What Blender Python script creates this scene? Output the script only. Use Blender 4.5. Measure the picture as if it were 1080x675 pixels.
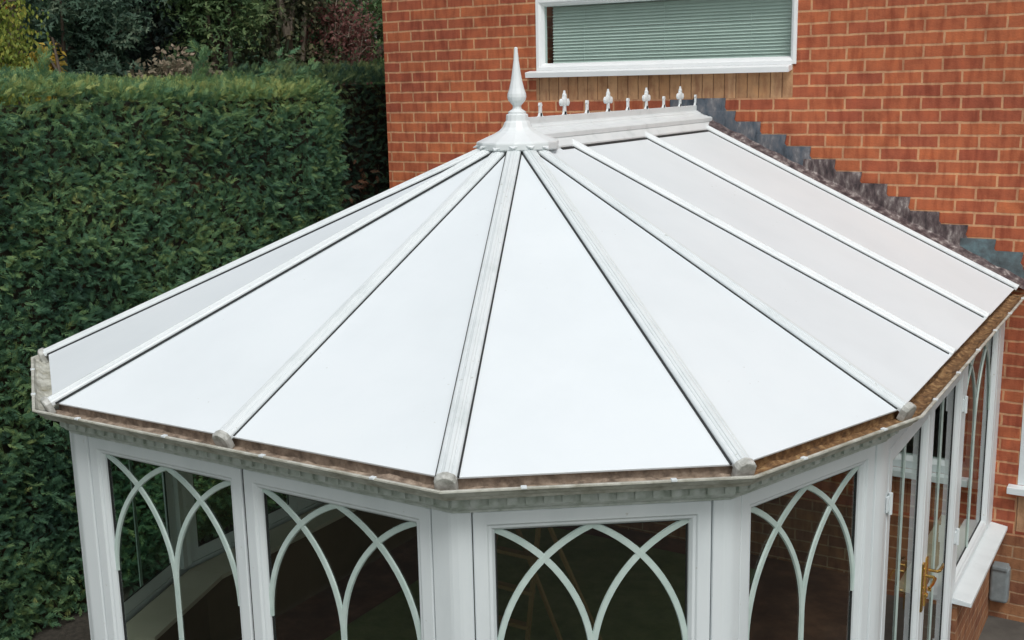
import bpy, bmesh, math, random
import numpy as np
from mathutils import Vector, Matrix
random.seed(7); rng = np.random.default_rng(11)
S = bpy.context.scene
for o in list(bpy.data.objects): bpy.data.objects.remove(o)

# ------------------------------------------------------------------ camera, world, sun, exposure
cd = bpy.data.cameras.new('camera'); cam = bpy.data.objects.new('camera', cd); S.collection.objects.link(cam)
S.camera = cam
r_ = Vector((0.85473867, 0.51865107, -0.02056378)); u_ = Vector((-0.08834227, 0.18439928, 0.9788731)); f_ = Vector((-0.51148552, 0.83486405, -0.20343201))
M4 = Matrix((r_, u_, -f_)).transposed().to_4x4(); M4.translation = Vector((2.986, -7.159, 3.384))
cam.matrix_world = M4
cd.sensor_width = 36; cd.lens = 40.21; cd.clip_start = .05; cd.clip_end = 3000
SUN_EL, SUN_AZ = math.radians(56), math.radians(138)      # azimuth clockwise from +Y
w = bpy.data.worlds.new('World'); S.world = w; w.use_nodes = True
nt = w.node_tree; nt.nodes.clear()
sky = nt.nodes.new('ShaderNodeTexSky'); sky.sky_type = 'NISHITA'; sky.sun_disc = False
sky.sun_elevation = SUN_EL; sky.sun_rotation = SUN_AZ; sky.dust_density = 4; sky.air_density = 1.2
hs = nt.nodes.new('ShaderNodeHueSaturation'); hs.inputs['Saturation'].default_value = .34
bg = nt.nodes.new('ShaderNodeBackground'); bg.inputs['Strength'].default_value = .115
wo = nt.nodes.new('ShaderNodeOutputWorld')
nt.links.new(sky.outputs[0], hs.inputs['Color']); nt.links.new(hs.outputs[0], bg.inputs[0]); nt.links.new(bg.outputs[0], wo.inputs[0])
sd = bpy.data.lights.new('sun', 'SUN'); so = bpy.data.objects.new('sun', sd); S.collection.objects.link(so)
sd.energy = 1.35; sd.angle = math.radians(18); sd.color = (1, .985, .96)
dv = Vector((math.sin(SUN_AZ)*math.cos(SUN_EL), math.cos(SUN_AZ)*math.cos(SUN_EL), math.sin(SUN_EL)))
so.rotation_euler = dv.to_track_quat('Z', 'Y').to_euler()
S.view_settings.view_transform = 'Standard'; S.view_settings.look = 'None'; S.view_settings.gamma = 1
S.view_settings.exposure = 0.07
S.render.engine = 'CYCLES'
S.cycles.max_bounces = 8; S.cycles.transparent_max_bounces = 16

# ------------------------------------------------------------------ materials
def mat(name, col, rough=.5, spec=.5, metal=0.0):
    m = bpy.data.materials.new(name); m.use_nodes = True
    b = m.node_tree.nodes['Principled BSDF']
    b.inputs['Base Color'].default_value = (*col, 1); b.inputs['Roughness'].default_value = rough
    b.inputs['Metallic'].default_value = metal; b.inputs['Specular IOR Level'].default_value = spec
    return m
def N(m, t, **k):
    n = m.node_tree.nodes.new(t)
    for a, v in k.items(): setattr(n, a, v)
    return n
def L(m, a, b): m.node_tree.links.new(a, b)
def ramp(m, stops):
    r = N(m, 'ShaderNodeValToRGB'); e = r.color_ramp.elements
    while len(e) < len(stops): e.new(.5)
    for q, (p, c) in zip(e, stops): q.position = p; q.color = (*c, 1)
    return r
def noisy(name, stops, scale=8, rough=.5, detail=6, bump=0, bscale=None, stretch=(1, 1, 1), spec=.5, metal=0, rr=None):
    m = mat(name, stops[0][1], rough, spec, metal); B = m.node_tree.nodes['Principled BSDF']
    tc = N(m, 'ShaderNodeTexCoord'); mp = N(m, 'ShaderNodeMapping'); mp.inputs['Scale'].default_value = stretch
    nz = N(m, 'ShaderNodeTexNoise'); nz.inputs['Scale'].default_value = scale; nz.inputs['Detail'].default_value = detail
    nz.inputs['Roughness'].default_value = .62
    L(m, tc.outputs['Object'], mp.inputs[0]); L(m, mp.outputs[0], nz.inputs[0])
    r = ramp(m, stops); L(m, nz.outputs[0], r.inputs[0]); L(m, r.outputs[0], B.inputs['Base Color'])
    if rr:
        q = N(m, 'ShaderNodeMapRange'); q.inputs[3].default_value, q.inputs[4].default_value = rr
        L(m, nz.outputs[0], q.inputs[0]); L(m, q.outputs[0], B.inputs['Roughness'])
    if bump:
        n2 = N(m, 'ShaderNodeTexNoise'); n2.inputs['Scale'].default_value = bscale or scale*4; n2.inputs['Detail'].default_value = 5
        L(m, mp.outputs[0], n2.inputs[0])
        bp = N(m, 'ShaderNodeBump'); bp.inputs['Strength'].default_value = bump; bp.inputs['Distance'].default_value = .01
        L(m, n2.outputs[0], bp.inputs['Height']); L(m, bp.outputs[0], B.inputs['Normal'])
    return m

M = {}
M['panel'] = noisy('white_roof_panel', [(.3, (.685, .74, .765)), (.55, (.72, .775, .80)), (.75, (.74, .79, .81))], 1.4, .5, 7, bump=.04, bscale=3, rr=(.45, .6), spec=.25)
M['upvc'] = noisy('white_upvc', [(.25, (.60, .66, .675)), (.5, (.68, .74, .755)), (.7, (.71, .765, .78))], 5, .32, 8, rr=(.25, .45), stretch=(1, 1, .35))
M['upvc_clean'] = noisy('clean_white_upvc', [(.3, (.80, .83, .84)), (.7, (.85, .87, .875))], 5, .3, 6)
M['upvc_roof'] = noisy('weathered_white_bar', [(.25, (.60, .65, .655)), (.42, (.72, .765, .775)), (.7, (.77, .81, .82))], 9, .35, 8, rr=(.3, .5))
M['bar'] = noisy('weathered_capping', [(.25, (.58, .635, .64)), (.45, (.67, .72, .73)), (.7, (.71, .755, .765))], 5, .38, 9, rr=(.32, .5))
M['cap'] = noisy('grey_grimy_plastic', [(.3, (.22, .22, .19)), (.5, (.42, .43, .40)), (.7, (.58, .59, .56))], 40, .5, 8, bump=.1)
M['gutter'] = noisy('grimy_gutter_plastic', [(.28, (.23, .22, .16)), (.45, (.40, .40, .34)), (.62, (.56, .57, .51))], 14, .5, 9, bump=.1)
M['gutter_in'] = noisy('brown_gutter_dirt', [(.3, (.10, .075, .055)), (.5, (.26, .20, .15)), (.72, (.44, .36, .28))], 26, .85, 9, bump=.5, bscale=60)
M['rust'] = noisy('orange_moss_dirt', [(.3, (.06, .035, .018)), (.5, (.19, .10, .04)), (.75, (.42, .28, .13))], 30, .85, 9, bump=.6, bscale=60)
M['fascia'] = noisy('greenish_weathered_white', [(.3, (.30, .35, .30)), (.5, (.46, .51, .47)), (.7, (.58, .62, .60))], 22, .5, 8)
M['gasket'] = mat('black_rubber', (.018, .02, .02), .6)
M['lead_bar'] = noisy('pale_glazing_bar', [(.3, (.42, .54, .50)), (.7, (.55, .66, .62))], 12, .4)
M['brass'] = mat('polished_brass', (.80, .52, .16), .22, metal=1)
M['lead'] = noisy('lead_sheet', [(.30, (.025, .034, .045)), (.45, (.075, .095, .12)), (.58, (.13, .135, .15)), (.72, (.30, .30, .31))], 14, .6, 10, bump=.6, bscale=30, stretch=(1.3, 1, .6), rr=(.4, .7))
M['lead2'] = noisy('lead_sheet_weathered', [(.34, (.030, .022, .024)), (.47, (.085, .060, .062)), (.57, (.17, .14, .135)), (.68, (.44, .40, .38))], 17, .65, 10, bump=.6, bscale=30, stretch=(1.5, 1, .6))
M['lead3'] = noisy('lead_sheet_blue_green', [(.3, (.045, .055, .06)), (.5, (.09, .12, .13)), (.62, (.12, .19, .21)), (.72, (.24, .28, .29))], 12, .6, 9, bump=.4, bscale=25)
M['wood'] = noisy('pale_pine', [(.3, (.20, .13, .045)), (.6, (.30, .20, .08))], 6, .6, stretch=(1, 1, .1))
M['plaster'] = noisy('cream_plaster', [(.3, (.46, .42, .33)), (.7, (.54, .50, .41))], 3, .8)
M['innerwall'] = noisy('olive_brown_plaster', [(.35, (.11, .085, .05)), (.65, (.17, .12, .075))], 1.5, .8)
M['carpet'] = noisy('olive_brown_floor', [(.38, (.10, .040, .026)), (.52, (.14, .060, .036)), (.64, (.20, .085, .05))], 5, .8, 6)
M['rug'] = noisy('olive_rug', [(.35, (.11, .15, .05)), (.65, (.19, .21, .08))], 7, .95, 8, bump=.4)
M['concrete'] = noisy('paving', [(.3, (.055, .052, .047)), (.7, (.12, .115, .10))], 3, .85, 8, bump=.3)
M['soil'] = noisy('dark_gravel', [(.3, (.02, .018, .014)), (.7, (.06, .052, .04))], 30, .95, 8, bump=.5)
M['grass'] = noisy('lawn', [(.3, (.035, .06, .015)), (.7, (.08, .12, .035))], 6, .9, 8, bump=.5)
M['slat'] = noisy('pale_blind_slat', [(.3, (.66, .72, .69)), (.7, (.74, .79, .76))], 4, .5)
M['greybox'] = noisy('blue_grey_plastic', [(.3, (.16, .19, .20)), (.7, (.24, .28, .29))], 20, .5)
M['tile'] = noisy('roof_tile', [(.3, (.10, .05, .035)), (.7, (.18, .09, .06))], 8, .8, bump=.4)
M['curtain'] = noisy('net_curtain', [(.3, (.30, .28, .22)), (.7, (.42, .40, .33))], 12, .9, stretch=(6, 6, .3))
M['bark'] = noisy('bark', [(.3, (.04, .03, .022)), (.7, (.12, .09, .065))], 14, .9, bump=.5, stretch=(1, 1, .2))
M['twig'] = noisy('pale_twig', [(.3, (.16, .13, .10)), (.7, (.28, .24, .19))], 14, .9)
M['inner'] = noisy('shade_dark_inner_foliage', [(.35, (.008, .010, .006)), (.55, (.03, .024, .012)), (.72, (.09, .045, .02))], 9, .95, bump=.6)  # near-black brown foliage; shade behind the frond gaps is in the colour

def specks(m, col, thr, scale):
    B = m.node_tree.nodes['Principled BSDF']; src = B.inputs['Base Color'].links[0].from_socket
    tc = N(m, 'ShaderNodeTexCoord'); nz = N(m, 'ShaderNodeTexNoise'); nz.inputs['Scale'].default_value = scale; nz.inputs['Detail'].default_value = 3; L(m, tc.outputs['Object'], nz.inputs[0])
    big = N(m, 'ShaderNodeTexNoise'); big.inputs['Scale'].default_value = 2.3; big.inputs['Detail'].default_value = 4; L(m, tc.outputs['Object'], big.inputs[0])
    ad = N(m, 'ShaderNodeMath', operation='MULTIPLY_ADD'); ad.inputs[1].default_value = .35; L(m, big.outputs[0], ad.inputs[0]); L(m, nz.outputs[0], ad.inputs[2])
    mr = N(m, 'ShaderNodeMapRange'); mr.inputs[1].default_value = thr; mr.inputs[2].default_value = thr+.06; mr.inputs[4].default_value = .55; L(m, ad.outputs[0], mr.inputs[0])
    mx = N(m, 'ShaderNodeMix', data_type='RGBA'); L(m, mr.outputs[0], mx.inputs[0]); L(m, src, mx.inputs[6]); mx.inputs[7].default_value = (*col, 1); L(m, mx.outputs[2], B.inputs['Base Color'])
specks(M['panel'], (.42, .43, .40), .93, 55)
specks(M['upvc'], (.42, .42, .36), .90, 45); specks(M['bar'], (.36, .38, .33), .88, 60)
def glass(name, tint):
    m = bpy.data.materials.new(name); m.use_nodes = True; t = m.node_tree; t.nodes.clear()
    o = N(m, 'ShaderNodeOutputMaterial'); mx = N(m, 'ShaderNodeMixShader'); tr = N(m, 'ShaderNodeBsdfTransparent'); gl = N(m, 'ShaderNodeBsdfGlossy')
    gl.inputs['Roughness'].default_value = .012; tr.inputs[0].default_value = (*tint, 1)
    ge = N(m, 'ShaderNodeNewGeometry'); dt = N(m, 'ShaderNodeVectorMath', operation='DOT_PRODUCT'); L(m, ge.outputs['Normal'], dt.inputs[0]); L(m, ge.outputs['Incoming'], dt.inputs[1])
    ab = N(m, 'ShaderNodeMath', operation='ABSOLUTE'); L(m, dt.outputs['Value'], ab.inputs[0])
    om = N(m, 'ShaderNodeMath', operation='SUBTRACT'); om.inputs[0].default_value = 1; L(m, ab.outputs[0], om.inputs[1])
    pw = N(m, 'ShaderNodeMath', operation='POWER'); pw.inputs[1].default_value = 5; L(m, om.outputs[0], pw.inputs[0])
    ma = N(m, 'ShaderNodeMath', operation='MULTIPLY_ADD'); ma.inputs[1].default_value = .92; ma.inputs[2].default_value = .055; L(m, pw.outputs[0], ma.inputs[0])
    L(m, ma.outputs[0], mx.inputs[0]); L(m, tr.outputs[0], mx.inputs[1]); L(m, gl.outputs[0], mx.inputs[2]); L(m, mx.outputs[0], o.inputs[0])
    return m
M['glass'] = glass('clear_glass', (.78, .87, .82)); M['glass_green'] = glass('green_tinted_glass', (.84, .93, .90))

def brickmat(name, c1, c2, mort, width=.225, row=.075, msize=.0055, extra=None, offset=.5):
    m = mat(name, c1, .85, .3); B = m.node_tree.nodes['Principled BSDF']
    uv = N(m, 'ShaderNodeUVMap')
    wob = N(m, 'ShaderNodeTexNoise'); wob.inputs['Scale'].default_value = 16; wob.inputs['Detail'].default_value = 3
    L(m, uv.outputs[0], wob.inputs[0])
    vm = N(m, 'ShaderNodeVectorMath', operation='MULTIPLY_ADD'); vm.inputs[1].default_value = (.009, .010, 0); L(m, wob.outputs['Color'], vm.inputs[0]); L(m, uv.outputs[0], vm.inputs[2])
    def br(a, b, mo, bias=0.0):
        t = N(m, 'ShaderNodeTexBrick', offset=offset, offset_frequency=2, squash=1, squash_frequency=2)
        t.inputs['Scale'].default_value = 1; t.inputs['Brick Width'].default_value = width; t.inputs['Row Height'].default_value = row
        t.inputs['Mortar Size'].default_value = msize; t.inputs['Mortar Smooth'].default_value = .25; t.inputs['Bias'].default_value = bias
        t.inputs['Color1'].default_value = (*a, 1); t.inputs['Color2'].default_value = (*b, 1); t.inputs['Mortar'].default_value = (*mo, 1)
        L(m, vm.outputs[0], t.inputs[0]); return t
    t = br(c1, c2, mort, 0)
    # blotches inside the brick faces
    nz = N(m, 'ShaderNodeTexNoise'); nz.inputs['Scale'].default_value = 9; nz.inputs['Detail'].default_value = 8; nz.inputs['Roughness'].default_value = .65
    L(m, uv.outputs[0], nz.inputs[0])
    rp = ramp(m, [(.30, (.62, .55, .52)), (.5, (1, 1, 1)), (.7, (1.28, 1.2, 1.05))]); L(m, nz.outputs[0], rp.inputs[0])
    mx = N(m, 'ShaderNodeMix', data_type='RGBA', blend_type='MULTIPLY'); mx.inputs[0].default_value = .62
    L(m, t.outputs[0], mx.inputs[6]); L(m, rp.outputs[0], mx.inputs[7])
    # vertical firing streaks
    mp = N(m, 'ShaderNodeMapping'); mp.inputs['Scale'].default_value = (24, 5, 1); L(m, uv.outputs[0], mp.inputs[0])
    n3 = N(m, 'ShaderNodeTexNoise'); n3.inputs['Scale'].default_value = 1; n3.inputs['Detail'].default_value = 5; L(m, mp.outputs[0], n3.inputs[0])
    r3 = ramp(m, [(.36, (.72, .62, .62)), (.52, (1, 1, 1)), (.72, (1.15, 1.1, 1.05))]); L(m, n3.outputs[0], r3.inputs[0])
    m3 = N(m, 'ShaderNodeMix', data_type='RGBA', blend_type='MULTIPLY'); m3.inputs[0].default_value = .8
    L(m, mx.outputs[2], m3.inputs[6]); L(m, r3.outputs[0], m3.inputs[7])
    # broad tone drift
    n4 = N(m, 'ShaderNodeTexNoise'); n4.inputs['Scale'].default_value = .9; n4.inputs['Detail'].default_value = 3; L(m, uv.outputs[0], n4.inputs[0])
    r4 = ramp(m, [(.35, (.88, .86, .86)), (.65, (1.1, 1.08, 1.02))]); L(m, n4.outputs[0], r4.inputs[0])
    m4 = N(m, 'ShaderNodeMix', data_type='RGBA', blend_type='MULTIPLY'); m4.inputs[0].default_value = 1
    L(m, m3.outputs[2], m4.inputs[6]); L(m, r4.outputs[0], m4.inputs[7])
    L(m, m4.outputs[2], B.inputs['Base Color'])
    inv = N(m, 'ShaderNodeMath', operation='MULTIPLY_ADD'); inv.inputs[1].default_value = -1.0
    n5 = N(m, 'ShaderNodeTexNoise'); n5.inputs['Scale'].default_value = 90; n5.inputs['Detail'].default_value = 4; L(m, uv.outputs[0], n5.inputs[0])
    L(m, t.outputs['Fac'], inv.inputs[0]); L(m, n5.outputs[0], inv.inputs[2])
    bp = N(m, 'ShaderNodeBump'); bp.inputs['Strength'].default_value = .5; bp.inputs['Distance'].default_value = .005
    L(m, inv.outputs[0], bp.inputs['Height']); L(m, bp.outputs[0], B.inputs['Normal'])
    return m
M['brick'] = brickmat('red_brick', (.44, .135, .060), (.32, .085, .048), (.52, .29, .165), msize=.0072)
M['buff'] = brickmat('brown_brick', (.34, .17, .085), (.22, .095, .055), (.40, .27, .17))
M['soldier'] = brickmat('soldier_brick', (.52, .32, .185), (.40, .225, .12), (.20, .11, .06), width=.0765, row=.24, msize=.0035, offset=0)

def leafmat(name, cols, rough=.6):
    m = mat(name, cols[0], rough, .25); B = m.node_tree.nodes['Principled BSDF']
    a = N(m, 'ShaderNodeAttribute', attribute_name='tone')
    r = ramp(m, [(i/(len(cols)-1), c) for i, c in enumerate(cols)]); L(m, a.outputs['Fac'], r.inputs[0])
    L(m, r.outputs[0], B.inputs['Base Color'])
    o = m.node_tree.nodes['Material Output']
    tl = N(m, 'ShaderNodeBsdfTranslucent'); L(m, r.outputs[0], tl.inputs[0])
    mx = N(m, 'ShaderNodeMixShader'); mx.inputs[0].default_value = .38
    L(m, B.outputs[0], mx.inputs[1]); L(m, tl.outputs[0], mx.inputs[2]); L(m, mx.outputs[0], o.inputs[0])
    return m

# ------------------------------------------------------------------ mesh helpers
class MB:
    def __init__(s): s.v = []; s.f = []; s.uv = None; s.mi = []
    def poly(s, pts, uvs=None, mi=0):
        i = len(s.v); s.v += [tuple(p) for p in pts]; s.f.append(tuple(range(i, i+len(pts)))); s.mi.append(mi)
        if uvs is not None:
            if s.uv is None: s.uv = []
            s.uv += list(uvs)
        return s
    def hexa(s, p, mi=0):       # 8 corners: 0-3 bottom ring, 4-7 top ring
        i = len(s.v); s.v += [tuple(q) for q in p]
        for f in ((3, 2, 1, 0), (4, 5, 6, 7), (0, 1, 5, 4), (1, 2, 6, 5), (2, 3, 7, 6), (3, 0, 4, 7)):
            s.f.append(tuple(i+k for k in f)); s.mi.append(mi)
        return s
    def box(s, a, b, mi=0):
        (x0, y0, z0), (x1, y1, z1) = a, b
        return s.hexa([(x0, y0, z0), (x1, y0, z0), (x1, y1, z0), (x0, y1, z0), (x0, y0, z1), (x1, y0, z1), (x1, y1, z1), (x0, y1, z1)], mi)
    def prism(s, bottom, off, mi=0):
        off = Vector(off); b = [Vector(p) for p in bottom]; t = [p+off for p in b]; n = len(b)
        i = len(s.v); s.v += [tuple(p) for p in b+t]
        s.f.append(tuple(i+k for k in reversed(range(n)))); s.f.append(tuple(i+n+k for k in range(n))); s.mi += [mi]*2
        for k in range(n): s.f.append((i+k, i+(k+1) % n, i+n+(k+1) % n, i+n+k)); s.mi.append(mi)
        return s
    def rings(s, rs, closed=True, cap=True, mi=0, loop=False):
        """rs: list of rings of points; stitched in order"""
        n = len(rs[0]); i = len(s.v)
        for r in rs: s.v += [tuple(p) for p in r]
        m = len(rs); last = m if loop else m-1
        for a in range(last):
            b = (a+1) % m
            for k in range(n if closed else n-1):
                k2 = (k+1) % n
                s.f.append((i+a*n+k, i+a*n+k2, i+b*n+k2, i+b*n+k)); s.mi.append(mi)
        if cap and not loop:
            s.f.append(tuple(i+k for k in reversed(range(n)))); s.f.append(tuple(i+(m-1)*n+k for k in range(n))); s.mi += [mi]*2
        return s
    def tube(s, p, q, r0, r1=None, n=8):
        return s.path([p, q], [r0, r0 if r1 is None else r1], n)
    def path(s, pts, rad, n=8):
        pts = [Vector(p) for p in pts]; rs = []
        for k, p in enumerate(pts):
            d = (pts[min(k+1, len(pts)-1)]-pts[max(k-1, 0)]).normalized()
            a = d.orthogonal().normalized() if k == 0 else (a0-d*a0.dot(d)).normalized()
            a0 = a; b = d.cross(a); r = rad[k] if isinstance(rad, (list, tuple)) else rad
            rs.append([p+a*math.cos(t)*r+b*math.sin(t)*r for t in [2*math.pi*j/n for j in range(n)]])
        return s.rings(rs)
    def lathe(s, c, prof, n=16, mi=0):
        c = Vector(c)
        return s.rings([[c+Vector((r*math.cos(2*math.pi*k/n), r*math.sin(2*math.pi*k/n), z)) for k in range(n)] for r, z in prof], mi=mi)

def kids_root(p):
    while p.parent: p = p.parent
    return p
def build(name, mb, m, parent=None, bevel=0, smooth=False, loc=None, seg=2, recalc=True):
    me = bpy.data.meshes.new(name)
    off = Vector(loc) if loc else (kids_root(parent).location if parent else Vector((0, 0, 0)))
    me.from_pydata([(a-off[0], b-off[1], c-off[2]) for a, b, c in mb.v], [], mb.f)
    if mb.uv is not None:
        l = me.uv_layers.new(name='UVMap'); l.data.foreach_set('uv', np.array(mb.uv, dtype=np.float32).ravel())
    ms = m if isinstance(m, (list, tuple)) else [m]
    for q in ms: me.materials.append(q)
    if len(ms) > 1: me.polygons.foreach_set('material_index', mb.mi)
    if recalc and mb.uv is None:
        bm = bmesh.new(); bm.from_mesh(me); bmesh.ops.recalc_face_normals(bm, faces=bm.faces); bm.to_mesh(me); bm.free()
    me.update()
    if smooth:
        me.polygons.foreach_set('use_smooth', [True]*len(me.polygons))
        me.set_sharp_from_angle(angle=math.radians(40))
    o = bpy.data.objects.new(name, me); S.collection.objects.link(o)
    if parent: o.parent = parent
    if loc: o.location = loc
    if bevel:
        b = o.modifiers.new('bevel', 'BEVEL'); b.width = bevel; b.segments = seg; b.limit_method = 'ANGLE'; b.angle_limit = math.radians(35)
    return o
def tag(o, label=None, cat=None, group=None, kind=None):
    if label: o['label'] = label
    if cat: o['category'] = cat
    if group: o['group'] = group
    if kind: o['kind'] = kind
    return o
def thing(name, loc, label, cat, group=None):
    o = bpy.data.objects.new(name, None); S.collection.objects.link(o); o.location = loc; o.empty_display_size = .2
    return tag(o, label, cat, group)

# ------------------------------------------------------------------ key dimensions (metres; z = 0 is the ground)
YW = .13                                 # face of the house wall
ZR, ZE = 3.1216, 2.1456                  # ridge and eaves level of the roof sheets
YH = -2.195                              # hub (front end of ridge)
WX, YF, EX, EY, DX, DY = 2.063, -2.832, 1.754, -3.728, .974, -4.296
EAVE = [(WX, 0), (WX, YF), (EX, EY), (DX, DY), (-DX, DY), (-EX, EY), (-WX, YF), (-WX, 0)]
def offset_poly(p, d):                   # d > 0 outward
    p = [Vector(q) for q in p]; segs = []
    for a, b in zip(p[:-1], p[1:]):
        t = (b-a).normalized(); n = Vector((-t.y, t.x))
        if n.dot((a+b)/2-Vector((0, -2))) < 0: n = -n
        segs.append((a+n*d, t))
    out = [segs[0][0].copy()]
    for (a, t), (b, u) in zip(segs[:-1], segs[1:]):
        s = ((b-a).x*u.y-(b-a).y*u.x)/(t.x*u.y-t.y*u.x); out.append(a+t*s)
    out.append(Vector((segs[-1][0].x, 0))); out[0].y = 0
    return out
FACE = offset_poly(EAVE, -.065)          # outer face of the window frames
def wx(x): return 2.986+(x-2.986)*1.018

# ------------------------------------------------------------------ ground
g = MB(); g.poly([(-300, -300, 0), (300, -300, 0), (300, 300, 0), (-300, 300, 0)])
tag(build('ground', g, M['grass']), kind='structure')
g = MB(); g.poly([(-3.4, -9, .004), (-1.2, -9, .004), (-1.2, .6, .004), (-3.4, .6, .004)])
tag(build('path', g, M['soil']), kind='structure')
g = MB(); g.poly([(-2.0, -9, .008), (7, -9, .008), (7, .13, .008), (-2.0, .13, .008)])
tag(build('patio', g, M['concrete']), kind='structure')

# ------------------------------------------------------------------ house
house = thing('brick_house', (-2.6, YW, 0), 'red brick house wall rising behind the white conservatory', 'house')
X0, X1, ZT = -2.595, 6.2, 5.6
UPW = (-1.225, .675, 3.462, 4.50)        # upstairs window opening
INW = (.62, 1.90, .90, 2.02)             # window looking into the conservatory
GRW = (2.135, 3.5, .90, 1.66)            # ground-floor window right of the conservatory
def wall_uv(p): return ((p[0]-U0)/1.018, (p[2]-3.2525)/1.018+7.5)
U0 = -10.0
def wall_cells(xs, zs, holes, y, zsplit, flip=False):
    mb = MB()
    for a, b in zip(xs[:-1], xs[1:]):
        for c, d in zip(zs[:-1], zs[1:]):
            cx, cz = (a+b)/2, (c+d)/2
            if any(h[0] < cx < h[1] and h[2] < cz < h[3] for h in holes): continue
            p = [(a, y, c), (b, y, c), (b, y, d), (a, y, d)]
            if flip: p = p[::-1]
            mb.poly(p, [wall_uv(q) for q in p], 1 if cz < zsplit else 0)
    return mb
SOL = (-1.232, .655, 3.2525, 3.462); SOL2 = (2.135, 3.5, .60, .825)
holes = [UPW, INW, GRW]
xs = sorted({X0, X1, *[h[0] for h in holes+[SOL, SOL2]], *[h[1] for h in holes+[SOL, SOL2]]})
zs = sorted({0, ZT, .565, *[h[2] for h in holes+[SOL, SOL2]], *[h[3] for h in holes+[SOL, SOL2]]})
mb = wall_cells(xs, zs, holes+[SOL, SOL2], YW, .565)
for h in holes:                          # brick reveals
    for (xa, za, xb, zb) in ((h[0], h[2], h[0], h[3]), (h[1], h[2], h[1], h[3]), (h[0], h[2], h[1], h[2]), (h[0], h[3], h[1], h[3])):
        p = [(xa, YW, za), (xb, YW, zb), (xb, YW+.28, zb), (xa, YW+.28, za)]
        mb.poly(p, [(q[1]+q[0]+5, q[2]+5) for q in p], 0)
p = [(X0, YW, 0), (X0, 8, 0), (X0, 8, ZT), (X0, YW, ZT)]
mb.poly(p, [((-q[1]+.13)/1.018+12.6, (q[2]-3.2525)/1.018+7.5) for q in p])
p = [(X1, YW, 0), (X1, 8, 0), (X1, 8, ZT), (X1, YW, ZT)]; mb.poly(p, [(q[1]+10, q[2]) for q in p])
p = [(X0, 8, 0), (X1, 8, 0), (X1, 8, ZT), (X0, 8, ZT)]; mb.poly(p, [(q[0]+10, q[2]) for q in p])
build('wall', mb, [M['brick'], M['buff']], house)
for k, s in enumerate((SOL, SOL2)):
    a = MB(); x0_, x1_, z0_, z1_ = s
    p = [(x0_, YW-.001*(k == 0), z0_), (x1_, YW-.001*(k == 0), z0_), (x1_, YW-.001*(k == 0), z1_), (x0_, YW-.001*(k == 0), z1_)]
    a.poly(p, [((q[0]+10)/1.018, (q[2]-z0_)+.003) for q in p]); build('soldier_course', a, M['soldier'], house)
a = MB(); ov = .35
for sgn, y0_ in ((1, YW-ov), (-1, 8+ov)):
    ym = (YW+8)/2
    a.hexa([(X0-ov, y0_, ZT), (X1+ov, y0_, ZT), (X1+ov, ym, ZT+2.6), (X0-ov, ym, ZT+2.6), (X0-ov, y0_, ZT+.12), (X1+ov, y0_, ZT+.12), (X1+ov, ym, ZT+2.74), (X0-ov, ym, ZT+2.74)])
build('roof', a, M['tile'], house)
for xx in (X0, X1):
    a = MB(); p = [(xx, YW, ZT), (xx, 8, ZT), (xx, (YW+8)/2, ZT+2.6)]; a.poly(p, [(q[1]+10, q[2]) for q in p]); build('gable', a, M['brick'], house)
a = MB(); a.box((X0+.02, YW+.3, .02), (X1-.02, 7.9, .1)); a.box((X0+.02, YW+.3, 2.6), (X1-.02, 7.9, 2.8)); build('floor_slab', a, M['plaster'], house)

# generic swept window frame on a vertical plane: origin o, unit tangent t, unit outward normal n
FRAME_PROF = [(0, -.035), (0, .0), (.003, .004), (.046, .004), (.050, .0), (.052, -.003), (.062, -.004), (.072, -.016), (.074, -.024), (.074, -.035)]
def frame_mb(o, t, n, s0, s1, z0, z1, prof=FRAME_PROF, wd=1.0, mb=None):
    mb = mb or MB(); rs = []
    for d, h in prof:
        d *= wd
        rs.append([o+t*s+n*h+Vector((0, 0, z)) for s, z in ((s0+d, z0+d), (s1-d, z0+d), (s1-d, z1-d), (s0+d, z1-d))])
    return mb.rings(rs, loop=True)
def slab_mb(o, t, n, s0, s1, z0, z1, h0, h1, mb=None):
    mb = mb or MB()
    P = lambda s, h, z: o+t*s+n*h+Vector((0, 0, z))
    return mb.hexa([P(s0, h1, z0), P(s1, h1, z0), P(s1, h0, z0), P(s0, h0, z0), P(s0, h1, z1), P(s1, h1, z1), P(s1, h0, z1), P(s0, h0, z1)])
def tracery_mb(o, t, n, s0, s1, z0, z1, zs=1.42, bw=.024):
    """two interlaced gothic arches standing on a centre bar"""
    mb = MB(); c = (s0+s1)/2; hw = (s1-s0)/2; H = z1-zs
    r = (hw*hw+H*H)/(2*hw)
    th = math.acos(max(-1, (r-hw)/r)); K = 18
    def strip(pts, h0, h1):
        rs = []
        for k, (s, z) in enumerate(pts):
            a = Vector(pts[max(k-1, 0)]); b = Vector(pts[min(k+1, len(pts)-1)]); d = (b-a).normalized(); q = Vector((-d.y, d.x))*bw/2
            P = lambda ss, zz, h: o+t*ss+n*h+Vector((0, 0, zz))
            rs.append([P(s-q.x, z-q.y, h0), P(s-q.x*.8, z-q.y*.8, h1), P(s+q.x*.8, z+q.y*.8, h1), P(s+q.x, z+q.y, h0)])
        mb.rings(rs)
    for j, (base, dr) in enumerate(((c, -1), (c, 1), (s0, 1), (s1, -1))):
        pts = [(base+dr*(r-r*math.cos(th*k/K)), zs+r*math.sin(th*k/K)) for k in range(K+1)]
        pts = [(min(max(s, s0), s1), min(z, z1)) for s, z in pts]
        strip(pts, -.0262+.0004*j, -.0190+.0007*j)
    strip([(c, z0), (c, (z0+zs)/2), (c, zs)], -.0264, -.0186)
    return mb
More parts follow.
